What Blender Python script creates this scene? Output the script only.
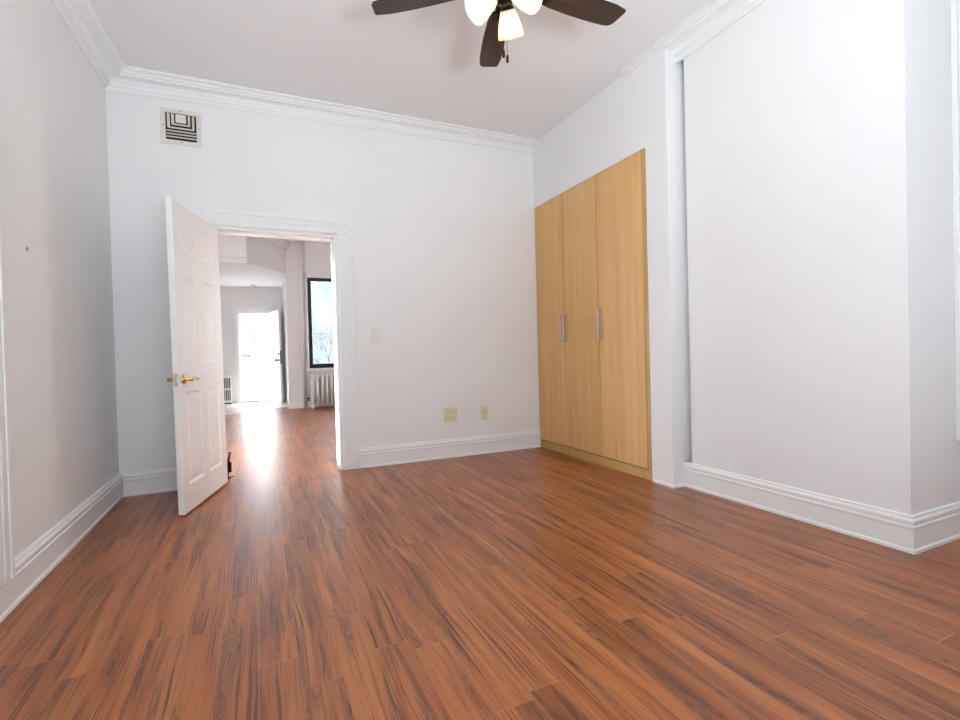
import bpy, bmesh, math, random
from mathutils import Vector, Matrix
random.seed(7)
sc = bpy.context.scene
for o in list(bpy.data.objects): bpy.data.objects.remove(o)
COL = sc.collection
PI = math.pi
# ------------------------------------------------------------------ camera
cam_d = bpy.data.cameras.new('camera'); cam = bpy.data.objects.new('camera', cam_d); COL.objects.link(cam)
cam_d.sensor_width = 36; cam_d.lens = 489.09 / 960 * 36; cam_d.clip_start = .02; cam_d.clip_end = 200
yaw, pitch, roll = .4265, -.0129, -.0261
_f = Vector((math.sin(yaw)*math.cos(pitch), math.cos(yaw)*math.cos(pitch), math.sin(pitch)))
_r = Vector((math.cos(yaw), -math.sin(yaw), 0)); _u = _r.cross(_f)
R_ = _r*math.cos(roll) + _u*math.sin(roll); U_ = -_r*math.sin(roll) + _u*math.cos(roll)
M = Matrix((R_, U_, -_f)).transposed().to_4x4(); M.translation = Vector((.9256, -4.2558, .956))
cam.matrix_world = M
sc.camera = cam
# ------------------------------------------------------------------ exposure, sky, sun, window daylight, added fill lamps
vs = sc.view_settings; vs.view_transform = 'Standard'; vs.look = 'None'; vs.gamma = 1; vs.use_curve_mapping = False
vs.exposure = 0.15
cy = sc.cycles
cy.use_denoising = True; cy.max_bounces = 10; cy.diffuse_bounces = 6; cy.glossy_bounces = 4; cy.transmission_bounces = 6
cy.transparent_max_bounces = 8; cy.sample_clamp_indirect = 8.0; cy.caustics_reflective = False; cy.caustics_refractive = False
w = bpy.data.worlds.new('sky'); sc.world = w; w.use_nodes = True
w.node_tree.nodes['Background'].inputs['Color'].default_value = (.90, .95, 1.0, 1)
w.node_tree.nodes['Background'].inputs['Strength'].default_value = 26.0
def light(name, kind, loc, direction, energy, color=(1, 1, 1), size=None, spread=None):
    d = bpy.data.lights.new(name, kind); o = bpy.data.objects.new(name, d); COL.objects.link(o)
    o.location = loc; d.energy = energy; d.color = color
    o.rotation_euler = Vector(direction).to_track_quat('-Z', 'Y').to_euler()
    if size:
        d.shape = 'RECTANGLE'; d.size, d.size_y = size
    if spread: d.spread = spread
    return o
sun = light('sun', 'SUN', (-6, 6, 8), (1, -.45, -.55), 24.0, (1, .97, .92)); sun.data.angle = .01
# daylight at the left, bay and far windows, plus added rear and far-side lamps
XL_ = -.60                                          # the far room's left wall
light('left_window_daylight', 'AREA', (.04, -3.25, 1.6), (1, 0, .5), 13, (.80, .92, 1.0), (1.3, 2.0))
light('rear_uplight', 'AREA', (1.1, -5.38, 1.15), (0, .42, .91), 152, (.79, .92, 1.0), (1.7, 1.3))  # added uplight on the closed rear wall, brightens the ceiling
light('narrow_rear_uplight', 'AREA', (1.7, -5.38, .75), (.1, 2.3, 2.3), 20.0, (.80, .92, 1.0), (.6, .6), math.radians(78))  # added narrow beam that lifts the far part of the ceiling
light('bay_window_daylight', 'AREA', (4.9, -4.5, 1.45), (-1, 0, .5), 10, (.78, .91, 1.0), (1.0, 2.0))
light('far_window_daylight', 'AREA', (2.95, 5.62, 1.7), (-.2, -1, .1), 12, (.88, .95, 1.0), (1.0, 1.6))
light('far_side_fill', 'AREA', (XL_+.05, 2.9, 1.9), (1, .12, .1), 34, (.80, .92, 1.0), (1.2, 1.8))  # added fill on a solid stretch of wall, brightens the far room

# ------------------------------------------------------------------ materials
def lin(c):
    return tuple(((v/255)/12.92 if v/255 <= .04045 else ((v/255+.055)/1.055)**2.4) for v in c) + (1,)
MATS = {}
def mat(name, col, rough=.5, metal=0, spec=.5, bump=0, bscale=60, emit=None, estr=0, var=0, vscale=3):
    m = bpy.data.materials.new(name); m.use_nodes = True; nt = m.node_tree; b = nt.nodes['Principled BSDF']
    c = lin(col) if max(col) > 1.001 else tuple(col) + (1,)
    b.inputs['Base Color'].default_value = c; b.inputs['Roughness'].default_value = rough
    b.inputs['Metallic'].default_value = metal; b.inputs['Specular IOR Level'].default_value = spec
    tc = nt.nodes.new('ShaderNodeTexCoord')
    if var:
        n = nt.nodes.new('ShaderNodeTexNoise'); n.inputs['Scale'].default_value = vscale; n.inputs['Detail'].default_value = 4
        nt.links.new(tc.outputs['Object'], n.inputs['Vector'])
        r = nt.nodes.new('ShaderNodeValToRGB'); e = r.color_ramp.elements
        e[0].position, e[1].position = .3, .7
        e[0].color = tuple(v*(1-var) for v in c[:3]) + (1,); e[1].color = tuple(min(1, v*(1+var)) for v in c[:3]) + (1,)
        nt.links.new(n.outputs['Fac'], r.inputs['Fac']); nt.links.new(r.outputs['Color'], b.inputs['Base Color'])
    if bump:
        n = nt.nodes.new('ShaderNodeTexNoise'); n.inputs['Scale'].default_value = bscale; n.inputs['Detail'].default_value = 3
        nt.links.new(tc.outputs['Object'], n.inputs['Vector'])
        bp = nt.nodes.new('ShaderNodeBump'); bp.inputs['Strength'].default_value = bump; bp.inputs['Distance'].default_value = .004
        nt.links.new(n.outputs['Fac'], bp.inputs['Height']); nt.links.new(bp.outputs['Normal'], b.inputs['Normal'])
    if emit:
        b.inputs['Emission Color'].default_value = lin(emit); b.inputs['Emission Strength'].default_value = estr
    MATS[name] = m
    return m
mat('wall_paint', (.80, .79, .79), .6, bump=.12, bscale=9, var=.012, vscale=2)
mat('ceiling_paint', (.80, .785, .785), .8, bump=.15, bscale=5)
mat('trim_paint', (.815, .81, .81), .38, bump=.06, bscale=40)
mat('door_paint', (.83, .80, .79), .4, bump=.05, bscale=40)
mat('plastic_cream', (222, 210, 180), .4)
mat('plastic_slot', (120, 108, 84), .5)
mat('plastic_white', (224, 223, 222), .4)
mat('vent_paint', (222, 215, 207), .5)
mat('black_void', (14, 12, 11), .8)
mat('brass', (.82, .55, .18), .18, 1, var=.04, vscale=30)
mat('steel', (.62, .58, .55), .3, 1, var=.05, vscale=40)
mat('bronze', (38, 28, 24), .35, .7, var=.15, vscale=30)
mat('dark_metal', (34, 30, 32), .4, .6)
mat('frame_black', (16, 16, 18), .45)
mat('rubber', (22, 20, 20), .7)
mat('radiator_paint', (.80, .79, .77), .4)
mat('snow', (.86, .87, .9), .9, bump=.3, bscale=3)
mat('parapet_white', (.82, .83, .85), .9, var=.04, vscale=4)
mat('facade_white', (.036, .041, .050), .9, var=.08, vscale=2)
mat('facade_blue', (.30, .36, .42), .9, var=.25, vscale=1.6)
mat('window_dark', (.02, .024, .03), .3, var=.3, vscale=8)
mat('rail_grey', (.015, .016, .017), .6)
mat('bark', (.025, .022, .021), .9, var=.3, vscale=20)
mat('evergreen', (.03, .055, .06), .9, var=.4, vscale=9)

mat('bulb', (255, 240, 215), .4, emit=(255, 226, 180), estr=14)
mat('scuff', (160, 154, 152), .8, var=.15, vscale=60)
mat('tile_gap', (150, 146, 138), .7)

def shade_mat():
    g = NT('shade_glass'); t = g.t; out = t.nodes['Material Output']
    b = g.b; b.inputs['Base Color'].default_value = (.95, .86, .70, 1); b.inputs['Roughness'].default_value = .25
    b.inputs['Emission Color'].default_value = (1, .78, .48, 1); b.inputs['Emission Strength'].default_value = .30
    tr = t.nodes.new('ShaderNodeBsdfTranslucent'); tr.inputs['Color'].default_value = (1, .90, .74, 1)
    mx = t.nodes.new('ShaderNodeMixShader'); mx.inputs[0].default_value = .6
    t.links.new(b.outputs[0], mx.inputs[1]); t.links.new(tr.outputs[0], mx.inputs[2]); t.links.new(mx.outputs[0], out.inputs['Surface'])
def glass_mat():
    m = bpy.data.materials.new('window_glass'); m.use_nodes = True; nt = m.node_tree; nt.nodes.clear()
    out = nt.nodes.new('ShaderNodeOutputMaterial'); mx = nt.nodes.new('ShaderNodeMixShader')
    tr = nt.nodes.new('ShaderNodeBsdfTransparent'); gl = nt.nodes.new('ShaderNodeBsdfGlossy'); fr = nt.nodes.new('ShaderNodeFresnel')
    tr.inputs['Color'].default_value = (.93, .97, .96, 1); gl.inputs['Roughness'].default_value = .02; fr.inputs['IOR'].default_value = 1.45
    nt.links.new(fr.outputs[0], mx.inputs[0]); nt.links.new(tr.outputs[0], mx.inputs[1]); nt.links.new(gl.outputs[0], mx.inputs[2])
    nt.links.new(mx.outputs[0], out.inputs['Surface']); MATS['window_glass'] = m
glass_mat()

class NT:
    """small helper for node graphs"""
    def __init__(s, name):
        s.m = bpy.data.materials.new(name); s.m.use_nodes = True; s.t = s.m.node_tree; s.b = s.t.nodes['Principled BSDF']; MATS[name] = s.m
    def n(s, typ, **kw):
        x = s.t.nodes.new(typ)
        for k, v in kw.items(): setattr(x, k, v)
        return x
    def l(s, a, b): s.t.links.new(a, b)
    def put(s, sock, v):
        if hasattr(v, 'is_linked') or hasattr(v, 'links'): s.l(v, sock)
        else: sock.default_value = v
    def math(s, op, a, b=0.0, c=0.0):
        x = s.n('ShaderNodeMath', operation=op); s.put(x.inputs[0], a); s.put(x.inputs[1], b); s.put(x.inputs[2], c); return x.outputs[0]
    def xyz(s, a, b, c):
        x = s.n('ShaderNodeCombineXYZ'); s.put(x.inputs[0], a); s.put(x.inputs[1], b); s.put(x.inputs[2], c); return x.outputs[0]
    def noise(s, vec, scale=1, detail=2, rough=.5, dist=0):
        x = s.n('ShaderNodeTexNoise'); s.l(vec, x.inputs['Vector']); x.inputs['Scale'].default_value = scale
        x.inputs['Detail'].default_value = detail; x.inputs['Roughness'].default_value = rough; x.inputs['Distortion'].default_value = dist
        return x.outputs['Fac']
    def white(s, vec):
        x = s.n('ShaderNodeTexWhiteNoise', noise_dimensions='3D'); s.l(vec, x.inputs['Vector']); return x
    def ramp(s, fac, stops):
        x = s.n('ShaderNodeValToRGB'); e = x.color_ramp.elements
        while len(e) < len(stops): e.new(.5)
        for q, (p, c) in zip(e, stops): q.position = p; q.color = tuple(c) + ((1,) if len(c) == 3 else ())
        s.l(fac, x.inputs['Fac']); return x.outputs['Color']
    def mix(s, fac, a, b, blend='MIX'):
        x = s.n('ShaderNodeMix', data_type='RGBA', blend_type=blend)
        s.put(x.inputs[0], fac); s.put(x.inputs[6], a); s.put(x.inputs[7], b); return x.outputs[2]
    def sep(s, coord='Object'):
        tc = s.n('ShaderNodeTexCoord'); x = s.n('ShaderNodeSeparateXYZ'); s.l(tc.outputs[coord], x.inputs[0]); return x.outputs

def floor_mat():
    g = NT('laminate_floor'); X, Y, Z = g.sep()
    PW, PL = .1155, 1.22
    px = g.math('DIVIDE', g.math('SUBTRACT', X, .0925), PW)
    col = g.math('FLOOR', px); fx = g.math('FRACT', px)
    w1 = g.white(g.xyz(col, 3.7, 1.3))
    py = g.math('ADD', g.math('DIVIDE', Y, PL), g.math('MULTIPLY', w1.outputs['Value'], 7.3))
    row = g.math('FLOOR', py); fy = g.math('FRACT', py)
    w2 = g.white(g.xyz(col, row, 9.1)); rnd = w2.outputs['Value']
    sepc = g.n('ShaderNodeSeparateColor'); g.l(w2.outputs['Color'], sepc.inputs[0])
    ra, rb, rc = sepc.outputs
    ox = g.math('MULTIPLY', ra, 37.0); oy = g.math('MULTIPLY', rb, 53.0)
    # slow waviness of the grain lines
    wob = g.noise(g.xyz(g.math('ADD', g.math('MULTIPLY', X, 7.0), ox), g.math('ADD', g.math('MULTIPLY', Y, 1.6), oy), rc), 1.0, 2, .5)
    wx = g.math('ADD', X, g.math('MULTIPLY', g.math('SUBTRACT', wob, .5), .045))
    def field(sx, sy, zz, det=2, ro=.5):
        return g.noise(g.xyz(g.math('ADD', g.math('MULTIPLY', wx, sx), ox), g.math('ADD', g.math('MULTIPLY', Y, sy), oy), zz), 1.0, det, ro)
    calm = field(14.0, .8, 0.0, 2)
    base = g.ramp(calm, [(.36, (.305, .088, .026)), (.50, (.375, .120, .035)), (.64, (.445, .158, .049))])
    fine = field(300.0, 3.4, 2.0, 3, .6)
    mid = field(170.0, 1.5, 4.0, 3, .65)
    lmask = field(17.0, 1.1, 6.0, 2)                                  # where the plank carries dark lines
    lm = g.ramp(lmask, [(.42, (.10, .10, .10)), (.60, (1, 1, 1))])
    lines = g.ramp(mid, [(.43, (1, 1, 1)), (.50, (0, 0, 0))])
    base = g.mix(g.math('MULTIPLY', g.math('MULTIPLY', lines, lm), .90), base, (.070, .022, .014, 1))
    pores = g.ramp(fine, [(.34, (1, 1, 1)), (.50, (0, 0, 0))])
    base = g.mix(g.math('MULTIPLY', pores, .60), base, (.125, .036, .019, 1))
    # cathedral figure: thin contour lines around dark hearts stretched along the plank
    heart = field(20.0, 1.25, 8.0, 2)
    hm = g.ramp(heart, [(.53, (0, 0, 0)), (.63, (1, 1, 1))])
    ring = g.math('PINGPONG', g.math('MULTIPLY', g.math('ADD', heart, g.math('MULTIPLY', fine, .02)), 34.0), .5)
    ring = g.math('POWER', g.math('MULTIPLY', ring, 2.0), 1.6)
    base = g.mix(g.math('MULTIPLY', hm, .24), base, (.100, .036, .027, 1))
    base = g.mix(g.math('MULTIPLY', g.math('MULTIPLY', ring, hm), .80), base, (.035, .014, .013, 1))
    tint = g.ramp(rnd, [(0, (.88, .85, .83)), (.5, (1, 1, 1)), (1, (1.08, 1.06, 1.03))])
    base = g.mix(1.0, base, tint, 'MULTIPLY')
    # seams: fine pale line where the boards meet, edge sheen painted in
    ex = g.math('MINIMUM', fx, g.math('SUBTRACT', 1.0, fx)); ey = g.math('MULTIPLY', g.math('MINIMUM', fy, g.math('SUBTRACT', 1.0, fy)), PL/PW)
    seam = g.math('LESS_THAN', ex, .010); seamy = g.math('LESS_THAN', ey, .014)
    wd = g.white(g.xyz(col, row, 4.4)).outputs['Value']
    sm = g.math('MAXIMUM', g.math('MULTIPLY', seam, g.math('ADD', .12, g.math('MULTIPLY', wd, .35))), g.math('MULTIPLY', seamy, g.math('ADD', .1, g.math('MULTIPLY', wd, .5))))
    base = g.mix(sm, base, (.50, .28, .17, 1))
    # specks of white dust
    tc = g.n('ShaderNodeTexCoord'); vo = g.n('ShaderNodeTexVoronoi'); vo.inputs['Scale'].default_value = 3.0; g.l(tc.outputs['Object'], vo.inputs['Vector'])
    spk = g.math('MULTIPLY', g.math('LESS_THAN', vo.outputs['Distance'], .012), .6)
    base = g.mix(spk, base, (.75, .70, .65, 1))
    g.l(base, g.b.inputs['Base Color'])
    smud = g.noise(tc.outputs['Object'], 2.5, 3)
    g.l(g.math('ADD', .285, g.math('MULTIPLY', smud, .09)), g.b.inputs['Roughness'])
    g.b.inputs['Specular IOR Level'].default_value = .48
    bp = g.n('ShaderNodeBump'); bp.inputs['Strength'].default_value = .25; bp.inputs['Distance'].default_value = .0012
    h = g.math('SUBTRACT', g.math('MULTIPLY', fine, .25), g.math('MAXIMUM', seam, seamy)); g.l(h, bp.inputs['Height']); g.l(bp.outputs['Normal'], g.b.inputs['Normal'])
floor_mat(); shade_mat()

def wood_mat(name, stops, axis='Z', sx=30, sl=1.0, rough=.4, wobble=.03, bands=0, spec=.4):
    g = NT(name); X, Y, Z = g.sep()
    oi = g.n('ShaderNodeObjectInfo'); rn = oi.outputs['Random']
    A, B, L = {'Z': (X, Y, Z), 'X': (Y, Z, X)}[axis]
    o = g.math('MULTIPLY', rn, 91.0)
    wv = g.noise(g.xyz(g.math('MULTIPLY', A, 3.0), g.math('ADD', g.math('MULTIPLY', B, 3.0), o), g.math('MULTIPLY', L, 1.2)), 1, 2)
    wv = g.math('MULTIPLY', g.math('SUBTRACT', wv, .5), wobble)
    a2, b2 = g.math('ADD', A, wv), g.math('ADD', B, wv)
    v = g.xyz(g.math('MULTIPLY', a2, sx), g.math('ADD', g.math('MULTIPLY', b2, sx), o), g.math('MULTIPLY', L, sl))
    n1 = g.noise(v, 1, 4, .6)
    v2 = g.xyz(g.math('MULTIPLY', a2, sx*6), g.math('ADD', g.math('MULTIPLY', b2, sx*6), o), g.math('MULTIPLY', L, sl*4))
    n2 = g.noise(v2, 1, 2, .6)
    f = g.math('ADD', g.math('MULTIPLY', n1, .7), g.math('MULTIPLY', n2, .3))
    if bands:                                    # veneer leaves of slightly different tone
        bw = g.white(g.xyz(g.math('FLOOR', g.math('MULTIPLY', g.math('ADD', B, g.math('MULTIPLY', rn, .11)), bands)), o, 0.0)).outputs['Value']
        f = g.math('ADD', f, g.math('MULTIPLY', g.math('SUBTRACT', bw, .5), .11))
    g.l(g.ramp(f, stops), g.b.inputs['Base Color'])
    g.b.inputs['Roughness'].default_value = rough; g.b.inputs['Specular IOR Level'].default_value = spec
wood_mat('birch_veneer', [(.25, (.55, .29, .105)), (.5, (.66, .385, .150)), (.75, (.74, .465, .20))], 'Z', 16, .7, .42, .02, 8)
wood_mat('birch_edge', [(.25, (.46, .27, .09)), (.75, (.58, .37, .14))], 'Z', 20, .8, .45)
wood_mat('blade_wood', [(.30, (.022, .012, .009)), (.5, (.048, .026, .019)), (.72, (.085, .045, .032))], 'X', 45, 2.0, .45, .02)

def tile_mat():
    g = NT('vestibule_tile'); X, Y, Z = g.sep()
    b = g.n('ShaderNodeTexBrick'); b.offset = 0; g.l(g.xyz(X, Y, 0.0), b.inputs['Vector'])
    b.inputs['Color1'].default_value = (.70, .66, .60, 1); b.inputs['Color2'].default_value = (.66, .62, .56, 1); b.inputs['Mortar'].default_value = (.45, .42, .38, 1)
    b.inputs['Scale'].default_value = 1; b.inputs['Mortar Size'].default_value = .004; b.inputs['Brick Width'].default_value = .3; b.inputs['Row Height'].default_value = .3
    g.l(b.outputs['Color'], g.b.inputs['Base Color']); g.b.inputs['Roughness'].default_value = .35
tile_mat()
def siding_mat():
    g = NT('pale_siding'); X, Y, Z = g.sep()
    st = g.math('LESS_THAN', g.math('FRACT', g.math('MULTIPLY', X, 5.0)), .08)
    n = g.noise(g.xyz(g.math('MULTIPLY', X, 2.0), Y, g.math('MULTIPLY', Z, .6)), 1.5, 4)
    c = g.ramp(n, [(.35, (.020, .027, .032)), (.6, (.038, .043, .047))])
    g.l(g.mix(g.math('MULTIPLY', st, .4), c, (.06, .075, .09, 1)), g.b.inputs['Base Color']); g.b.inputs['Roughness'].default_value = .9
siding_mat()

# ------------------------------------------------------------------ mesh helpers
def box(bm, x0, x1, y0, y1, z0, z1, mi=0, M=None):
    vs = [bm.verts.new((x, y, z)) for x in (x0, x1) for y in (y0, y1) for z in (z0, z1)]
    if M is not None:
        for v in vs: v.co = M @ v.co
    for f in ((0, 1, 3, 2), (4, 6, 7, 5), (0, 4, 5, 1), (2, 3, 7, 6), (0, 2, 6, 4), (1, 5, 7, 3)):
        bm.faces.new([vs[i] for i in f]).material_index = mi
def prism(bm, pts, z0, z1):
    a = [bm.verts.new((x, y, z0)) for x, y in pts]; b = [bm.verts.new((x, y, z1)) for x, y in pts]; n = len(pts)
    bm.faces.new(a[::-1]); bm.faces.new(b)
    for i in range(n): bm.faces.new((a[i], a[(i+1) % n], b[(i+1) % n], b[i]))
def tube(bm, p, q, r, seg=12, r2=None, caps=True):
    p, q = Vector(p), Vector(q); d = (q-p).normalized(); a = d.orthogonal().normalized(); b = d.cross(a); r2 = r if r2 is None else r2
    A, B = [], []
    for i in range(seg):
        t = 2*PI*i/seg; o = a*math.cos(t)+b*math.sin(t)
        A.append(bm.verts.new(p+o*r)); B.append(bm.verts.new(q+o*r2))
    for i in range(seg):
        j = (i+1) % seg; f = bm.faces.new((A[i], A[j], B[j], B[i])); f.smooth = True
    if caps: bm.faces.new(A[::-1]); bm.faces.new(B)
def pipe(bm, pts, r, seg=8):
    for a, b in zip(pts, pts[1:]): tube(bm, a, b, r, seg)
def lathe(bm, prof, seg=24, M=None):
    """prof: (radius, z) pairs from one end to the other"""
    rings = []
    for r, z in prof:
        ring = []
        for i in range(seg):
            t = 2*PI*i/seg; v = Vector((r*math.cos(t), r*math.sin(t), z))
            ring.append(bm.verts.new(M @ v if M is not None else v))
        rings.append(ring)
    for A, B in zip(rings, rings[1:]):
        for i in range(seg):
            j = (i+1) % seg; bm.faces.new((A[i], A[j], B[j], B[i])).smooth = True
    if prof[0][0] > 1e-4: bm.faces.new(rings[0][::-1])
    if prof[-1][0] > 1e-4: bm.faces.new(rings[-1])
def sweep(bm, path, profs, z0=0.0):
    """path: plan points; the profile's d axis points to the LEFT of travel; profs: one profile (d,z list) per point or a single one"""
    n = len(path); P = [Vector(p) for p in path]; single = not isinstance(profs[0][0], (tuple, list)); rings = []
    for i in range(n):
        pr = profs if single else profs[i]
        ds = []
        if i > 0: ds.append((P[i]-P[i-1]).normalized())
        if i < n-1: ds.append((P[i+1]-P[i]).normalized())
        ns = [Vector((-d.y, d.x)) for d in ds]
        m = ns[0] if len(ns) == 1 else (ns[0]+ns[1]) / (1+ns[0].dot(ns[1]))
        rings.append([bm.verts.new((P[i].x+m.x*d, P[i].y+m.y*d, z0+z)) for d, z in pr])
    k = len(rings[0])
    for A, B in zip(rings, rings[1:]):
        for i in range(k):
            j = (i+1) % k; bm.faces.new((A[i], A[j], B[j], B[i]))
    bm.faces.new(rings[0]); bm.faces.new(rings[-1][::-1])
def new(): return bmesh.new()
def obj(name, bm, m, parent=None, bevel=0, label=None, seg=2, loc=None):
    bmesh.ops.recalc_face_normals(bm, faces=bm.faces[:])
    me = bpy.data.meshes.new(name)
    if loc is not None:
        for v in bm.verts: v.co -= Vector(loc)
    bm.to_mesh(me); bm.free()
    o = bpy.data.objects.new(name, me); COL.objects.link(o)
    for q in (m if isinstance(m, (list, tuple)) else [m]): me.materials.append(MATS[q])
    if loc is not None: o.location = loc
    if parent is not None: o.parent = parent
    if bevel:
        b = o.modifiers.new('bevel', 'BEVEL'); b.width = bevel; b.segments = seg; b.limit_method = 'ANGLE'; b.angle_limit = math.radians(40)
    if label: o['label'] = label
    return o
def tag(o, label, cat, group=None, kind=None):
    o['label'] = label; o['category'] = cat
    if group: o['group'] = group
    if kind: o['kind'] = kind
    return o
def struct(name, bm, m, label, cat, bevel=0, parent=None):
    return tag(obj(name, bm, m, parent, bevel), label, cat, kind='structure')
def empty(name, loc, rz=0.0):
    o = bpy.data.objects.new(name, None); COL.objects.link(o); o.location = loc; o.rotation_euler = (0, 0, rz); o.empty_display_size = .1
    return o
def copy_tree(o, parent=None):
    c = o.copy(); COL.objects.link(c)
    if parent is not None: c.parent = parent
    for ch in list(o.children): copy_tree(ch, c)
    return c

# ------------------------------------------------------------------ room dimensions
W, W2, H, HF = 3.499, 3.607, 3.04, 3.20
YS, YC, YW, ZW = -1.752, -3.045, -1.551, 2.405      # pilaster end, outer corner, wardrobe end, wardrobe top
YB = -5.5                                            # rear wall
OL, OR, OT = .604, 1.560, 1.992                      # doorway
T = .20                                              # thickness of the door wall
YF, YD = 5.738, 7.745                                # far window wall, exterior door wall
XL = -.60                                            # far room's left wall

bm = new(); box(bm, -.2, 5.2, YB-.2, 5.30, -.1, 0)
prism(bm, [(-.8, 5.30), (.38, 5.30), (1.39, 6.10), (1.50, 6.10), (1.50, 5.30)], -.1, 0); box(bm, 1.50, 4.0, 5.30, 6.1, -.1, 0); box(bm, -.8, -.2, .0, 5.30, -.1, 0)
struct('floor', bm, 'laminate_floor', 'reddish brown wood plank floor running through both rooms', 'floor')
bm = new(); prism(bm, [(-.8, 5.302), (.379, 5.302), (1.388, 6.102), (1.6, 6.102), (1.6, 7.95), (-.8, 7.95)], -.1, .004)
struct('floor_tile', bm, 'vestibule_tile', 'pale tiled floor in front of the far exterior door', 'floor')
bm = new(); box(bm, -.2, 5.2, YB-.2, T, H, H+.1)
struct('ceiling', bm, 'ceiling_paint', 'white plaster ceiling above the empty front room', 'ceiling')
bm = new(); box(bm, -.2, 0, YB, 0, 0, H)
wl = struct('wall_left', bm, 'wall_paint', 'blank white wall on the left of the front room', 'wall')
bm = new(); tube(bm, (-.001, -1.421, 1.478), (.0012, -1.421, 1.478), .011, 14); obj('scuff_mark', bm, 'scuff', wl)
bm = new(); box(bm, -.2, OL, 0, T, 0, HF); box(bm, OR, 4.2, 0, T, 0, HF); box(bm, OL, OR, 0, T, OT, HF)
box(bm, XL-.2, -.2, 0.001, T, 0, HF)
struct('wall_back', bm, 'wall_paint', 'white wall with the open doorway and the air vent', 'wall')
bm = new()
box(bm, W, 4.2, YW, 0, ZW, H); box(bm, W, 4.2, YS, YW, 0, H)          # over the wardrobe and its pilaster
box(bm, 4.12, 4.2, YW, 0, 0, ZW)
box(bm, W2, 5.2, YC, YS-.06, 0, H); box(bm, 3.68, 5.2, YS-.06, YS, 0, H)
struct('wall_right', bm, 'wall_paint', 'white wall on the right around the recessed wardrobe, ending at a corner', 'wall')
bm = new(); box(bm, 5.0, 5.2, YB, YC, 0, H)
struct('wall_bay', bm, 'wall_paint', 'white side wall of the bay, outside the photo', 'wall')
bm = new(); box(bm, -.2, 5.2, YB-.2, YB, 0, H)
struct('wall_rear', bm, 'wall_paint', 'white wall behind the viewer, outside the photo', 'wall')
# --- far room shell
bm = new(); SY0, SY1 = .98, 1.30                                            # unseen openings added here, shaped to steer sun onto the door jamb
box(bm, XL-.2, XL, T, SY0, 0, HF); box(bm, XL-.2, XL, 2.2, 7.95, 0, HF); box(bm, XL-.2, XL, SY1, 2.2, .62, HF); box(bm, XL-.2, XL, SY1, 2.2, 0, .05); box(bm, XL-.2, XL, SY0, SY1, 3.14, HF); box(bm, XL-.2, XL, SY0, SY1, .62, 1.22); box(bm, XL-.2, XL, SY0, SY1, 0, .05)
struct('wall_far_left', bm, 'wall_paint', 'far room side wall hidden behind the open door', 'wall')
bm = new(); box(bm, 3.9, 4.1, T, 5.95, 0, HF)
struct('wall_far_right', bm, 'wall_paint', 'far room right wall hidden behind the door wall', 'wall')
WX0, WX1, WZ0, WZ1 = 1.838, 2.75, .757, 2.515
bm = new()
box(bm, 1.452, WX0, YF, YF+.18, 0, HF); box(bm, WX1, 4.0, YF, YF+.18, 0, HF); box(bm, WX0, WX1, YF, YF+.18, 0, WZ0); box(bm, WX0, WX1, YF, YF+.18, WZ1, HF)
struct('wall_far_window', bm, 'wall_paint', 'far room wall with the black framed window', 'wall')
bm = new(); box(bm, 1.47, 1.60, YF+.18, YD, 0, HF)
struct('wall_vestibule', bm, 'wall_paint', 'narrow white wall beside the open exterior door', 'wall')
DX0, DX1, DZ = .55, 1.205, 2.035
bm = new(); box(bm, XL, DX0, YD, YD+.2, 0, HF); box(bm, DX1, 1.6, YD, YD+.2, 0, HF); box(bm, DX0, DX1, YD, YD+.2, DZ, HF)
struct('wall_far', bm, 'wall_paint', 'far white wall with the bright exterior doorway', 'wall')
bm = new(); box(bm, XL-.2, 4.1, T, 7.95, HF, HF+.1)
struct('ceiling_far', bm, 'ceiling_paint', 'ceiling of the far room', 'ceiling')
bm = new(); prism(bm, [(XL, 4.80), (.812, 4.80), (1.47, 5.735), (1.47, YD), (XL, YD)], 2.57, HF-.001)
box(bm, XL, .806, 4.72, 4.80, 2.65, HF-.001)
sweep(bm, [(1.50, 5.737), (.812, 4.76)], [(0, 3.04), (.012, 3.05), (.02, 3.09), (.05, 3.15), (.06, HF-.001), (0, HF-.001)])
struct('ceiling_soffit', bm, 'ceiling_paint', 'lowered white ceiling box over the far vestibule', 'ceiling')

# ------------------------------------------------------------------ baseboards and crown
BP = [(0, 0), (.026, 0), (.026, .014), (.019, .022), (.019, .108), (.024, .112), (.024, .122), (.019, .126), (.021, .138), (.021, .148), (.013, .156), (.010, .168), (0, .172)]
def base(name, path, label, prof=BP):
    bm = new(); sweep(bm, path, prof); struct(name, bm, 'trim_paint', label, 'baseboard')
base('baseboard_left', [(0, 0), (0, -1.73)], 'white molded baseboard along the left wall')
base('baseboard_left_front', [(0, -1.73), (0, YB)], 'plain white plinth board under the casing at the left edge', [(0, 0), (.026, 0), (.026, .014), (.021, .022), (.021, .118), (.0, .122)])
base('baseboard_back_left', [(.478, 0), (.026, 0)], 'white baseboard in the corner behind the open door')
base('baseboard_back_right', [(W-.0, 0), (1.694, 0)], 'white baseboard under the cream outlets')
base('baseboard_right', [(5.0, YC), (W2, YC), (W2, YS)], 'white molded baseboard wrapping the right wall corner', [(d*.68, z) for d, z in BP])
base('baseboard_far', [(WX0-.05, YF), (1.452, YF)], 'white baseboard under the far window', [(0, 0), (.02, 0), (.02, .14), (0, .16)])
bm = new(); sweep(bm, [(W2-.018, YS), (W, YS), (W, YW-.02)], [(0, 0), (.011, 0), (.011, .016), (.004, .022), (0, .022)])
struct('trim_1', bm, 'trim_paint', 'thin shoe strip at the foot of the pilaster right of the wardrobe', 'trim')

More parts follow.
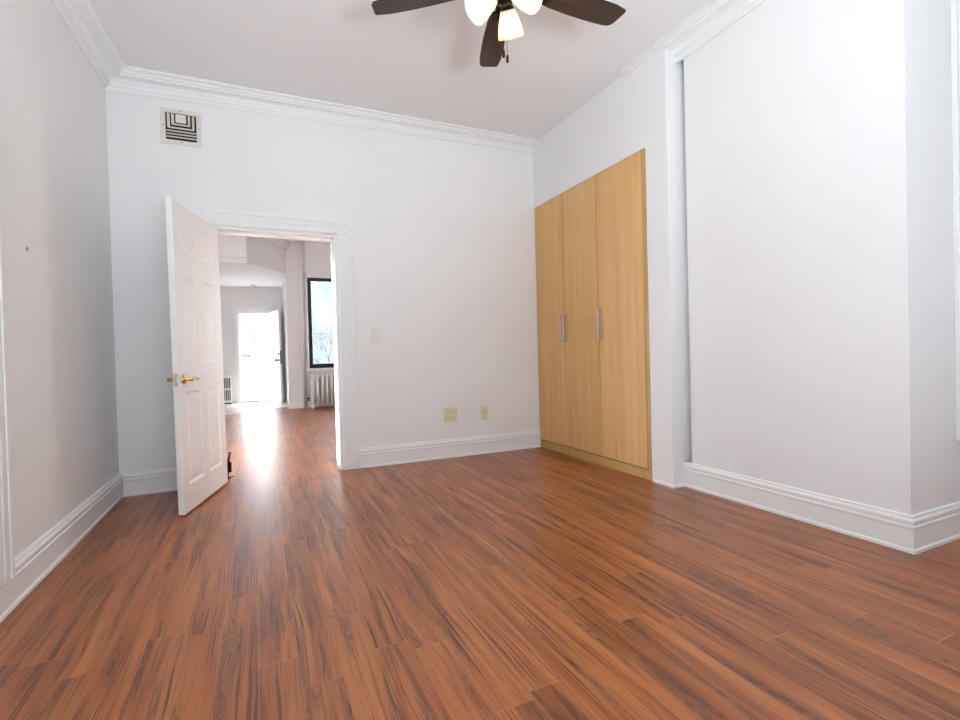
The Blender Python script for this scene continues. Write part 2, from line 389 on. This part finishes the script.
def crown_prof(p, h):
    """p projection on the ceiling, h drop on the wall"""
    q = [(0, -1.0), (.10, -1.0), (.15, -.93), (.15, -.84), (.20, -.80), (.20, -.62), (.27, -.56), (.33, -.47), (.48, -.42), (.70, -.40), (.70, -.31), (.80, -.28), (.80, -.17), (.88, -.14), (1.0, -.11), (1.0, 0), (0, 0)]
    return [(d*p, z*h) for d, z in q]
bm = new(); sweep(bm, [(W, 0), (0, 0)], [crown_prof(.12, .086), crown_prof(.11, .150)], H)
struct('trim_2', bm, 'trim_paint', 'white crown molding above the door wall', 'crown molding')
bm = new(); sweep(bm, [(0, 0), (0, -.85), (0, YB)], [crown_prof(.15, .135), crown_prof(.105, .185), crown_prof(.105, .19)], H)
struct('trim_3', bm, 'trim_paint', 'white crown molding along the left wall', 'crown molding')
bm = new(); sweep(bm, [(W2, YC), (W2, -1.372)], crown_prof(.155, .128), H)
struct('trim_4', bm, 'trim_paint', 'white crown molding on the right wall, cut off before the wardrobe', 'crown molding')
bm = new(); box(bm, 0, .020, -1.86, -1.727, .122, H-.2); box(bm, .02, .027, -1.752, -1.729, .122, H-.2); box(bm, .02, .024, -1.80, -1.765, .122, H-.2)
struct('trim_5', bm, 'trim_paint', 'white upright casing at the left edge of the photo', 'trim', .003)
bm = new(); box(bm, 4.015, 4.14, YC-.022, YC, .47, H); box(bm, 4.03, 4.05, YC-.03, YC-.022, .47, H)
struct('trim_6', bm, 'trim_paint', 'white upright casing at the right edge of the photo', 'trim', .003)

# doorway casing with corner blocks
bm = new()
def casing_v(bm, x0, x1, z0, z1):
    box(bm, x0, x1, -.018, -.0005, z0, z1); wd = x1-x0
    for a, b, t in ((.06, .20, .026), (.28, .34, .022), (.45, .55, .024), (.66, .72, .022), (.80, .94, .026)):
        box(bm, x0+a*wd, x0+b*wd, -t, -.018, z0, z1)
casing_v(bm, .480, OL, 0, OT); casing_v(bm, OR, 1.692, 0, OT)
box(bm, OL, OR, -.018, -.0005, OT, 2.108)
for a, b, t in ((.06, .20, .026), (.28, .34, .022), (.45, .55, .024), (.66, .72, .022), (.80, .94, .026)):
    box(bm, OL, OR, -t, -.018, OT+a*.116, OT+b*.116)
casing = struct('trim_7', bm, 'trim_paint', 'white fluted casing around the open doorway, with round corner blocks', 'door casing', .0025)
for x in (.474, OR-.002):
    bm = new(); box(bm, x, x+.134, -.03, -.0005, OT-.004, OT+.13)
    Mx = Matrix.Translation((x+.067, -.03, OT+.063)) @ Matrix.Rotation(PI/2, 4, 'X')
    lathe(bm, [(.052, -.001), (.052, .007), (.046, .010), (.040, .006), (.030, .004), (.024, .008), (.012, .012), (.0001, .013)], 28, Mx)
    obj('corner_block', bm, 'trim_paint', casing, .002)
bm = new()                                                                  # jamb lining with door stop
box(bm, OL, OL+.022, 0, T, 0, OT-.022); box(bm, OR-.022, OR, 0, T, 0, OT-.022); box(bm, OL, OR, 0, T, OT-.022, OT)
box(bm, OR-.034, OR-.022, .05, .09, 0, OT-.022); box(bm, OL+.022, OR-.022, .05, .09, OT-.034, OT-.022); box(bm, OL+.022, OL+.034, .05, .09, 0, OT-.022)
box(bm, OL-.10, OL+.001, T, T+.02, 0, OT+.1); box(bm, OR-.001, OR+.10, T, T+.02, 0, OT+.1); box(bm, OL, OR, T, T+.02, OT-.001, OT+.1)
obj('jamb', bm, 'trim_paint', casing, .002)

# ------------------------------------------------------------------ the open six panel door
LW, LH, LT = .80, 1.945, .036
ang = math.atan2(-.969, -.244)
door = empty('door_1', (.688, .004, .015), ang)
door.matrix_world = Matrix.Translation((.688, .004, .015)) @ Matrix.Rotation(-.0075, 4, 'Y') @ Matrix.Rotation(ang, 4, 'Z')
tag(door, 'white six panel door standing open into the room, brass lever handles', 'door', kind='structure')
PX = [(.110, .355), (.462, .712)]; PZ = [(.165, .752), (.935, 1.500), (1.625, 1.808)]
bm = new()
xs = [0, PX[0][0], PX[0][1], PX[1][0], PX[1][1], LW]
for a, b in ((0, 1), (2, 3), (4, 5)): box(bm, xs[a], xs[b], -LT, 0, 0, LH)
zs = [0] + [z for p in PZ for z in p] + [LH]
for (xa, xb) in PX:
    for k in range(0, 8, 2): box(bm, xa, xb, -LT, 0, zs[k], zs[k+1])
# local +y is the side turned away from the camera's left: the face seen is +y
obj('door_frame', bm, 'door_paint', door)
def raised(bm, xa, xb, za, zb):
    for s in (1, -1):
        y0 = -LT/2 + s*(LT/2-.0075)           # recessed ground
        y1 = -LT/2 + s*(LT/2-.0035)            # raised field
        ye = -LT/2 + s*LT/2
        def ring(ix, y): return [bm.verts.new((x, y, z)) for x, z in ((xa+ix, za+ix), (xb-ix, za+ix), (xb-ix, zb-ix), (xa+ix, zb-ix))]
        R = [ring(0, ye-s*.0005), ring(.012, y0+s*.001), ring(.016, y0), ring(.024, y0), ring(.052, y1), ring(.056, y1)]
        for A, B in zip(R, R[1:]):
            for i in range(4): bm.faces.new((A[i], A[(i+1) % 4], B[(i+1) % 4], B[i]))
        bm.faces.new(R[-1])
for xa, xb in PX:
    for za, zb in PZ:
        bm = new(); raised(bm, xa, xb, za, zb); obj('panel', bm, 'door_paint', door)
def lever(side):
    bm = new(); y0 = 0 if side > 0 else -LT
    def P(x, y, z): return (x, y0+side*y, z)
    Mx = Matrix.Translation((.738, y0, .83)) @ Matrix.Rotation(-PI/2*side, 4, 'X')
    lathe(bm, [(.031, 0), (.031, .004), (.027, .009), (.014, .012), (.011, .02), (.011, .052), (.0001, .054)], 20, Mx)
    pts = [(.742, .047, .83), (.715, .050, .832), (.69, .050, .835), (.665, .048, .832), (.640, .046, .829), (.628, .044, .832)]
    rr = [.010, .0115, .009, .0085, .0095, .007]
    for i in range(len(pts)-1): tube(bm, P(*pts[i]), P(*pts[i+1]), rr[i], 10, rr[i+1])
    obj('door_handle', bm, 'brass', door, label='polished brass lever handle')
lever(1); lever(-1)
bm = new(); box(bm, LW, LW+.0015, -LT/2-.012, -LT/2+.012, .79, .87); box(bm, LW, LW+.008, -LT/2-.006, -LT/2+.006, .82, .842)
obj('latch_plate', bm, 'steel', door, label='grey latch plate on the door edge')
for z in (.20, .98, 1.74):
    bm = new(); tube(bm, (-.004, -LT-.004, z-.045), (-.004, -LT-.004, z+.045), .006, 10); box(bm, -.0012, .0, -LT, -.004, z-.045, z+.045)
    obj('hinge', bm, 'brass', door)
# dark stop at the hinge edge
st = empty('doorstop', (.688, .16, 0), .3)
tag(st, 'small dark doorstop on the floor just beyond the hinge edge of the open door', 'doorstop')
bm = new(); prism(bm, [(-.020, -.014), (.020, -.014), (.020, .014), (-.020, .014)], .055, .14); obj('body', bm, 'dark_metal', st, .006)
bm = new(); tube(bm, (-.004, 0, .135), (.010, 0, .205), .010, 10, .006); tube(bm, (.010, 0, .205), (.012, 0, .215), .011, 10); obj('plunger', bm, 'dark_metal', st)
bm = new(); tube(bm, (-.012, 0, .058), (-.014, 0, .004), .010, 10, .014); tube(bm, (-.014, 0, .008), (.034, 0, .018), .007, 8, .004); tube(bm, (-.014, 0, 0), (-.014, 0, .012), .017, 14); obj('foot', bm, 'rubber', st)

# ------------------------------------------------------------------ wall fittings
# air vent
vt = empty('air_vent', (.456, 0, 2.703)); tag(vt, 'square white metal air vent high on the wall left of the doorway', 'vent')
S = .1315; q = .099
bm = new()
for a in ((-S, S, q, S), (-S, S, -S, -q), (-S, -q, -q, q), (q, S, -q, q)): box(bm, a[0], a[1], -.010, -.0005, a[2], a[3])
obj('frame', bm, 'vent_paint', vt, .003)
bm = new(); box(bm, -q, q, -.0015, -.0005, -q, q); obj('backing', bm, 'black_void', vt, label='dark opening behind the louvers')
def strip_h(bm, x0, x1, z, wd=.015):        # a louver tilted so its lower lip stands proud
    vs = [(x0, -.004, z+wd*.5), (x1, -.004, z+wd*.5), (x1, -.015, z-wd*.45), (x0, -.015, z-wd*.45)]
    a = [bm.verts.new(v) for v in vs]; b = [bm.verts.new((v[0], v[1]+.0022, v[2]-.0012)) for v in vs]
    bm.faces.new(a); bm.faces.new(b[::-1])
    for i in range(4): bm.faces.new((a[i], a[(i+1) % 4], b[(i+1) % 4], b[i]))
def strip_v(bm, x, z0, z1, s, wd=.018):
    vs = [(x-s*wd*.45, -.004, z0), (x+s*wd*.45, -.015, z0), (x+s*wd*.45, -.015, z1), (x-s*wd*.45, -.004, z1)]
    a = [bm.verts.new(v) for v in vs]; b = [bm.verts.new((v[0]-s*.0012, v[1]+.0022, v[2])) for v in vs]
    bm.faces.new(a); bm.faces.new(b[::-1])
    for i in range(4): bm.faces.new((a[i], a[(i+1) % 4], b[(i+1) % 4], b[i]))
bm = new(); box(bm, -.034, .034, -.012, -.004, .030, .092); obj('center_plate', bm, 'vent_paint', vt, .002)
for hw, zb in ((.053, .016), (.080, -.010)):
    bm = new(); strip_v(bm, -hw, zb, .094, -1); strip_v(bm, hw, zb, .094, 1); strip_h(bm, -hw-.006, hw+.006, zb, .016)
    obj('louver', bm, 'vent_paint', vt)
for z in (-.034, -.056, -.078):
    bm = new(); strip_h(bm, -.096, .096, z, .014); obj('louver', bm, 'vent_paint', vt)
for x, z in ((0, .115), (0, -.115), (-.115, 0), (.115, 0)):
    bm = new(); tube(bm, (x, -.010, z), (x, -.0125, z), .004, 10); obj('screw', bm, 'bronze', vt)
# light switch
sw = empty('light_switch', (1.864, 0, 1.134)); tag(sw, 'white light switch on the wall right of the doorway', 'switch')
bm = new(); box(bm, -.039, .039, -.007, -.0005, -.068, .068); obj('plate', bm, 'plastic_white', sw, .003)
bm = new(); box(bm, -.017, .017, -.010, -.007, -.034, .034); obj('rocker', bm, 'plastic_white', sw, .002)
bm = new(); box(bm, -.006, .006, -.018, -.010, -.014, .004); obj('toggle', bm, 'plastic_white', sw, .002)
# double outlet
ot = empty('wall_outlet', (2.544, 0, .395)); tag(ot, 'square cream double outlet on the wall above the baseboard', 'outlet')
bm = new(); box(bm, -.066, .066, -.007, -.0005, -.067, .067); obj('plate', bm, 'plastic_cream', ot, .003)
for x in (-.026, .026):
    for z in (.024, -.024):
        bm = new(); box(bm, x-.017, x+.017, -.010, -.007, z-.016, z+.016); s = obj('socket', bm, 'plastic_cream', ot, .004)
        bm = new()
        for dx in (-.007, .007): box(bm, x+dx-.0015, x+dx+.0015, -.0105, -.0098, z-.003, z+.008)
        box(bm, x-.0025, x+.0025, -.0105, -.0098, z-.011, z-.006); obj('slot', bm, 'plastic_slot', s)
pj = empty('wall_jack', (2.893, 0, .3955)); tag(pj, 'narrow cream cable jack plate, nearest to the wardrobe', 'wall jack')
bm = new(); box(bm, -.035, .035, -.007, -.0005, -.060, .060); obj('plate', bm, 'plastic_cream', pj, .003)
bm = new(); tube(bm, (0, -.007, 0), (0, -.010, 0), .014, 16); obj('bezel', bm, 'plastic_white', pj)
bm = new(); tube(bm, (0, -.010, 0), (0, -.018, 0), .006, 12); obj('connector', bm, 'bronze', pj, label='dark round cable connector')

# ------------------------------------------------------------------ built-in wardrobe
wd = empty('wardrobe', (W, -.77, 0)); tag(wd, 'built-in light birch wardrobe with three tall flush doors', 'wardrobe')
def wbox(name, m, y0, y1, z0, z1, x0, x1, bevel=.0015, label=None):
    bm = new(); box(bm, x0-W, x1-W, y0+.77, y1+.77, z0, z1); return obj(name, bm, m, wd, bevel, label)
bm = new(); box(bm, .026, .60, -1.54+.77, -.012+.77, .078, 2.395); obj('body', bm, 'birch_edge', wd)
DY = [(-.012, -.486), (-.492, -.984), (-.990, -1.508)]
for k, (a, b) in enumerate(DY):
    d = wbox('door', 'birch_veneer', b, a, .082, 2.398, W-.002, W+.018)
    hy = b+.022 if k == 0 else a-.022
    bm = new(); xo = -.002
    Y_ = hy+.77
    box(bm, xo-.034, xo-.028, Y_-.011, Y_+.011, 1.048, 1.288)
    box(bm, xo-.030, xo, Y_-.011, Y_+.011, 1.048, 1.055); box(bm, xo-.030, xo, Y_-.011, Y_+.011, 1.281, 1.288)
    obj('handle', bm, 'steel', d, .001, label='flat brushed metal bow handle')
wbox('side_panel', 'birch_edge', -1.546, -1.516, .0, 2.400, W-.001, W+.024)
wbox('toe_kick', 'birch_edge', -1.514, -.004, .0, .074, W+.004, W+.022)
wbox('top_rail', 'birch_edge', -1.514, -.004, 2.3985, 2.4045, W+.003, W+.022)

# ------------------------------------------------------------------ ceiling fan
FX, FY = 2.020, -2.230; FZ = 2.675
fan = empty('ceiling_fan', (FX, FY, H)); tag(fan, 'dark brown ceiling fan with lit frosted glass lamps', 'ceiling fan')
def fobj(name, bm, m, parent=None, **k): return obj(name, bm, m, parent or fan, **k)
z = lambda a: a-H
bm = new(); lathe(bm, [(.07, 0), (.07, -.015), (.055, -.05), (.03, -.065), (.0001, -.066)], 28); fobj('canopy', bm, 'bronze')
bm = new(); tube(bm, (0, 0, -.05), (0, 0, z(2.80)), .013, 14); fobj('downrod', bm, 'bronze')
bm = new(); lathe(bm, [(.03, z(2.82)), (.06, z(2.81)), (.105, z(2.785)), (.115, z(2.75)), (.115, z(2.71)), (.10, z(2.685)), (.06, z(2.67)), (.0001, z(2.668))], 36); fobj('motor', bm, 'bronze')
bm = new(); lathe(bm, [(.055, z(2.672)), (.06, z(2.655)), (.06, z(2.625)), (.045, z(2.60)), (.035, z(2.585)), (.0001, z(2.575))], 30); kit = fobj('light_kit', bm, 'bronze')
bp = [(.185, .030), (.20, .044), (.26, .054), (.36, .062), (.46, .066), (.55, .066), (.60, .064), (.632, .058), (.650, .040)]
def make_blade(a):
    Mz = Matrix.Rotation(a, 4, 'Z'); tilt = Matrix.Rotation(math.radians(-9), 4, 'X')
    bm = new(); edge = [(x, y) for x, y in bp] + [(.668, -.040), (.662, -.052)][0:2] + [(x, -y) for x, y in bp[::-1][2:]]
    top = [bm.verts.new((x, y, .003)) for x, y in edge]; bot = [bm.verts.new((x, y, -.003)) for x, y in edge]
    bm.faces.new(top); bm.faces.new(bot[::-1]); n = len(edge)
    for i in range(n): bm.faces.new((top[i], bot[i], bot[(i+1) % n], top[(i+1) % n]))
    bl = obj('blade', bm, 'blade_wood', fan, .001); bl.matrix_local = Matrix.Translation((0, 0, z(FZ))) @ Mz @ tilt
    bm = new(); box(bm, .09, .20, -.020, .020, -.002, .006); box(bm, .18, .25, -.036, .036, -.009, -.004); tube(bm, (.20, .02, -.009), (.20, .02, -.012), .006, 8); tube(bm, (.20, -.02, -.009), (.20, -.02, -.012), .006, 8)
    obj('blade_iron', bm, 'bronze', bl, .002)
for k in range(5): make_blade(math.radians(-1.4 + 72*k))
for k, az in enumerate((50, 173, -64)):
    a = math.radians(az); tl = math.radians((40, 50, 57)[k])
    d = Vector((math.cos(a)*math.sin(tl), math.sin(a)*math.sin(tl), -math.cos(tl)))
    p0 = Vector((math.cos(a)*.055, math.sin(a)*.055, z(2.600)))
    Mx = Matrix.Translation(p0) @ d.to_track_quat('Z', 'Y').to_matrix().to_4x4()
    bm = new(); pipe(bm, [(math.cos(a)*.03, math.sin(a)*.03, z(2.625)), (math.cos(a)*.062, math.sin(a)*.062, z(2.615)), tuple(p0)], .008, 10)
    lathe(bm, [(.012, -.012), (.026, -.006), (.032, .006), (.034, .020), (.030, .020)], 22, Mx); fobj('lamp_holder', bm, 'bronze')
    bm = new(); lathe(bm, [(.034, .008), (.040, .030), (.049, .055), (.056, .080), (.061, .105), (.063, .122), (.0605, .122), (.058, .105), (.053, .080), (.046, .055), (.037, .030), (.031, .010)], 30, Mx)
    sh = fobj('lamp_shade', bm, 'shade_glass', label='frosted glass bell shade, lit')
    bm = new(); lathe(bm, [(.010, .015), (.014, .03), (.024, .050), (.028, .068), (.022, .086), (.0001, .094)], 20, Mx); obj('bulb', bm, 'bulb', sh)
    lp = light('fan_lamp', 'POINT', tuple(Vector((FX, FY, H)) + p0 + d*.112), (0, 0, -1), 2.0, (1, .84, .62)); lp.data.shadow_soft_size = .012
for dx, dy, zl in ((-.010, .004, 2.368), (.010, .006, 2.350)):
    bm = new(); tube(bm, (dx, dy, z(2.58)), (dx, dy, z(zl)), .0012, 6); ch = fobj('pull_chain', bm, 'bronze')
    bm = new(); lathe(bm, [(.0001, z(zl)+.004), (.004, z(zl)), (.0065, z(zl)-.010), (.0065, z(zl)-.032), (.003, z(zl)-.038), (.0001, z(zl)-.039)], 12)
    for v in bm.verts: v.co += Vector((dx, dy, 0))
    obj('fob', bm, 'bronze', ch)

# ------------------------------------------------------------------ far room
win = empty('window_1', (WX0, YF, WZ0)); tag(win, 'tall black framed window in the far room above the radiator', 'window', kind='structure')
ww, wh = WX1-WX0, WZ1-WZ0
bm = new()
for a in ((0, .068, 0, wh), (ww-.068, ww, 0, wh), (.068, ww-.068, 0, .085), (.068, ww-.068, wh-.065, wh)): box(bm, a[0], a[1], .012, .07, a[2], a[3])
obj('window_frame', bm, 'frame_black', win, .003)
bm = new(); box(bm, .066, ww-.066, .040, .046, .083, wh-.063); obj('pane', bm, 'window_glass', win)
bm = new(); box(bm, -.05, 0, -.02, 0, -.02, wh+.05); box(bm, ww, ww+.05, -.02, 0, -.02, wh+.05); box(bm, -.05, ww+.05, -.02, 0, wh, wh+.06); obj('casing', bm, 'trim_paint', win, .002)
bm = new(); box(bm, -.09, ww+.09, -.06, 0, -.055, -.0); obj('sill', bm, 'trim_paint', win, .004)
rp = empty('riser_pipe', (1.728, YF-.07, 0)); tag(rp, 'white upright heating pipe left of the far window', 'pipe')
bm = new(); tube(bm, (0, 0, 0), (0, 0, HF), .028, 16); obj('riser', bm, 'radiator_paint', rp)
bm = new(); tube(bm, (0, 0, 0), (0, 0, .012), .048, 18); obj('floor_collar', bm, 'radiator_paint', rp)
# cast iron radiator
rd = empty('radiator', (2.28, 5.50, 0)); tag(rd, 'white cast iron column radiator under the far window', 'radiator')
def section():
    bm = new()
    for y in (-.075, .075):
        for a, b in (((0, y, .09), (0, y, .60)),): tube(bm, a, b, .024, 10)
    tube(bm, (0, 0, .10), (0, 0, .60), .018, 8)
    for zc, r in ((.60, .030), (.10, .030)):
        tube(bm, (0, -.078, zc), (0, .078, zc), r, 12)
    for y in (-.078, .078):
        lathe(bm, [(.0001, -.03), (.02, -.022), (.03, 0), (.02, .022), (.0001, .03)], 10, Matrix.Translation((0, y, .60)))
    tube(bm, (-.042, 0, .56), (.042, 0, .56), .018, 8); tube(bm, (-.042, 0, .14), (.042, 0, .14), .018, 8)
    return bm
s0 = obj('section', section(), 'radiator_paint', rd)
for k in range(9):
    s = s0 if k == 0 else s0.copy()
    if k: COL.objects.link(s); s.parent = rd
    s.location = (-.42+.0855*k, 0, 0)
for x in (-.42, -.42+.0855*8):
    for y in (-.075, .075):
        bm = new(); tube(bm, (x, y, .09), (x, y, .0), .022, 10, .028); obj('leg', bm, 'radiator_paint', rd)
bm = new(); pipe(bm, [(-.42, 0, .12), (-.50, 0, .12), (-.50, 0, 0)], .015, 10); tube(bm, (-.47, 0, .12), (-.51, 0, .12), .026, 12); obj('valve_pipe', bm, 'radiator_paint', rd)
bm = new(); tube(bm, (-.50, 0, .12), (-.50, 0, .19), .012, 8); tube(bm, (-.50, 0, .19), (-.50, 0, .21), .026, 14); obj('valve_knob', bm, 'rubber', rd)
# wall heater left of the exterior door
hc = empty('wall_heater', (.27, YD, 0)); tag(hc, 'small white slotted heater on the far wall beside the exterior door', 'heater')
bm = new(); box(bm, -.16, .12, -.12, -.001, .035, .62); obj('case', bm, 'radiator_paint', hc, .006)
for zc in (.20, .46):
    bm = new()
    for k in range(7): box(bm, -.13+.035*k, -.13+.035*k+.020, -.1225, -.1195, zc-.11, zc+.11)
    obj('grille', bm, 'black_void', hc, label='row of dark upright slots')
bm = new(); box(bm, -.15, .11, -.10, -.01, 0, .036); obj('base', bm, 'black_void', hc)
# exterior doorway
dr = empty('door_2', (DX0, YD, 0)); tag(dr, 'bright open exterior doorway at the end of the far room', 'door', kind='structure')
dw = DX1-DX0
bm = new()
for a in ((0, .035, 0, DZ), (dw-.025, dw, 0, DZ), (.035, dw-.025, DZ-.055, DZ)): box(bm, a[0], a[1], .0, .2, a[2], a[3])
box(bm, -.075, 0, -.025, 0, 0, DZ+.09); box(bm, dw, dw+.075, -.025, 0, 0, DZ+.09); box(bm, 0, dw, -.025, 0, DZ, DZ+.09)
for a in ((-.085, dw+.085),): box(bm, a[0], a[1], -.035, 0, DZ+.09, DZ+.115)
obj('door_casing', bm, 'trim_paint', dr, .002)
bm = new(); box(bm, 0, dw, .02, .2, 0.004, .045); obj('threshold', bm, 'tile_gap', dr)
bm = new(); box(bm, -.055, -.025, -.04, -.025, .98, 1.05); obj('latch', bm, 'plastic_white', dr)
d3 = empty('door_3', (1.192, 7.70, .012), math.atan2(6.923-7.70, 1.355-1.192)); tag(d3, 'white exterior door leaf swung inward with dark knob and deadbolt', 'door', kind='structure')
bm = new(); box(bm, 0, .79, 0, .042, 0, 2.0); obj('leaf', bm, 'door_paint', d3, .003)
for za, zb in ((.2, .85), (1.05, 1.85)):
    for xa, xb in ((.1, .36), (.44, .69)):
        bm = new()
        for q in ((xa, xb, za, za+.02), (xa, xb, zb-.02, zb), (xa, xa+.02, za+.02, zb-.02), (xb-.02, xb, za+.02, zb-.02)): box(bm, q[0], q[1], -.008, .0, q[2], q[3])
        obj('panel_molding', bm, 'door_paint', d3)
bm = new(); lathe(bm, [(.032, 0), (.030, .01), (.014, .015), (.014, .04), (.03, .05), (.033, .065), (.02, .08), (.0001, .082)], 18, Matrix.Translation((.72, 0, .92)) @ Matrix.Rotation(PI/2, 4, 'X')); obj('door_knob', bm, 'dark_metal', d3)
bm = new(); lathe(bm, [(.032, 0), (.028, .014), (.0001, .016)], 18, Matrix.Translation((.72, 0, 1.05)) @ Matrix.Rotation(PI/2, 4, 'X')); obj('deadbolt', bm, 'dark_metal', d3)
bm = new(); box(bm, .79, .7925, .008, .034, .84, 1.12); obj('edge_plate', bm, 'dark_metal', d3)
cl = empty('recessed_light', (.881, 7.40, 2.57)); tag(cl, 'small dark recessed light in the lowered vestibule ceiling', 'recessed light')
bm = new(); lathe(bm, [(.075, 0), (.075, -.006), (.060, -.008), (.055, -.004)], 24); obj('trim_ring', bm, 'plastic_white', cl)
bm = new(); lathe(bm, [(.056, -.001), (.056, -.0055), (.0001, -.0056)], 20); obj('baffle', bm, 'black_void', cl)

# ------------------------------------------------------------------ outdoors
bm = new(); box(bm, -12, 16, 7.97, 30, -.25, -.02); box(bm, -12, -1.0, -3, 7.97, -.25, -.02)
tag(obj('terrace', bm, 'snow'), 'white sunlit terrace outside the exterior door', 'terrace', kind='structure')
pw = empty('parapet', (0.9, 9.6, -.02)); tag(pw, 'white parapet across the terrace seen through the exterior door', 'parapet')
bm = new(); box(bm, -2.3, .9, 0, .15, .27, 1.02); obj('panel', bm, 'parapet_white', pw)
bm = new(); box(bm, -2.35, .95, -.03, .18, 1.06, 1.10); obj('rail', bm, 'rail_grey', pw)
for x in (-2.2, -1.2, -.2, .8):
    bm = new(); box(bm, x, x+.06, .04, .10, -.0, 1.06); obj('post', bm, 'rail_grey', pw)
bm = new(); box(bm, -2.3, .9, .02, .13, .225, .27); obj('gap_shade_strip', bm, 'rail_grey', pw)  # dark strip painted in for the shadow gap under the panel
bm = new(); box(bm, -2.3, .9, 0, .15, .0, .225); obj('base_curb', bm, 'parapet_white', pw)
nb = empty('building', (.6, 16, -.02)); tag(nb, 'pale neighbouring building seen through the exterior door', 'building')
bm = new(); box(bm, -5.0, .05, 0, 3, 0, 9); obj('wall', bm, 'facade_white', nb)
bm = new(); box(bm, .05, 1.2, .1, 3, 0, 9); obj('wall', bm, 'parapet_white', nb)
bm = new(); box(bm, .09, .33, .06, .10, 1.62, 2.20); f = obj('window', bm, 'window_dark', nb)
bm = new(); box(bm, .11, .31, .045, .06, 1.86, 1.90); obj('glazing_bar', bm, 'rail_grey', f)
bm = new(); box(bm, .08, .34, .03, .06, 1.56, 1.62); obj('window_sill', bm, 'rail_grey', f)
n2 = empty('building', (4.2, 15, -.02)); tag(n2, 'pale blue grey building behind the tree outside the far window', 'building')
bm = new(); box(bm, -2.2, 6, 0, 3, 0, 8); obj('wall', bm, 'pale_siding', n2)
for x in (-1.3, .2):
    bm = new(); box(bm, x, x+.6, -.02, 0, 1.9, 3.1); obj('window', bm, 'window_dark', n2)
tr = empty('bare_tree', (2.62, 9.2, -.02)); tag(tr, 'bare branching tree outside the far window', 'tree')
bm = new(); rnd = random.Random(3)
def branch(p, d, r, L, n):
    q = p+d*L; tube(bm, p, q, r, 6, r*.72)
    if n:
        for _ in range(3 if n > 2 else 2):
            e = (d + Vector((rnd.uniform(-.7, .7), rnd.uniform(-.5, .5), rnd.uniform(-.1, .5)))).normalized(); branch(q, e, r*.62, L*rnd.uniform(.6, .85), n-1)
tube(bm, (0, 0, 0), (0, 0, .35), .045, 8, .04)
for dd in ((-.5, 0, 1), (.45, .1, 1), (0, -.2, 1), (.1, .3, 1)): branch(Vector((0, 0, .35)), Vector(dd).normalized(), .022, .55, 4)
obj('branches', bm, 'bark', tr)
sh = empty('shrub', (2.25, 11.9, -.02)); tag(sh, 'dark evergreen shrub behind the bare tree outside the far window', 'shrub')
bm = new(); rnd = random.Random(5)
for _ in range(420):
    a = rnd.uniform(0, 2*PI); h = rnd.uniform(.0, 2.3); rr = .40*(1-h/2.6)*rnd.uniform(.5, 1)
    p = Vector((rr*math.cos(a), rr*math.sin(a), h)); d = Vector((math.cos(a), math.sin(a), .5)).normalized(); tube(bm, p, p+d*.16, .022, 4, .004)
obj('foliage', bm, 'evergreen', sh)
bm = new(); tube(bm, (0, 0, 0), (0, 0, 2.2), .04, 8, .01); obj('stem', bm, 'bark', sh)
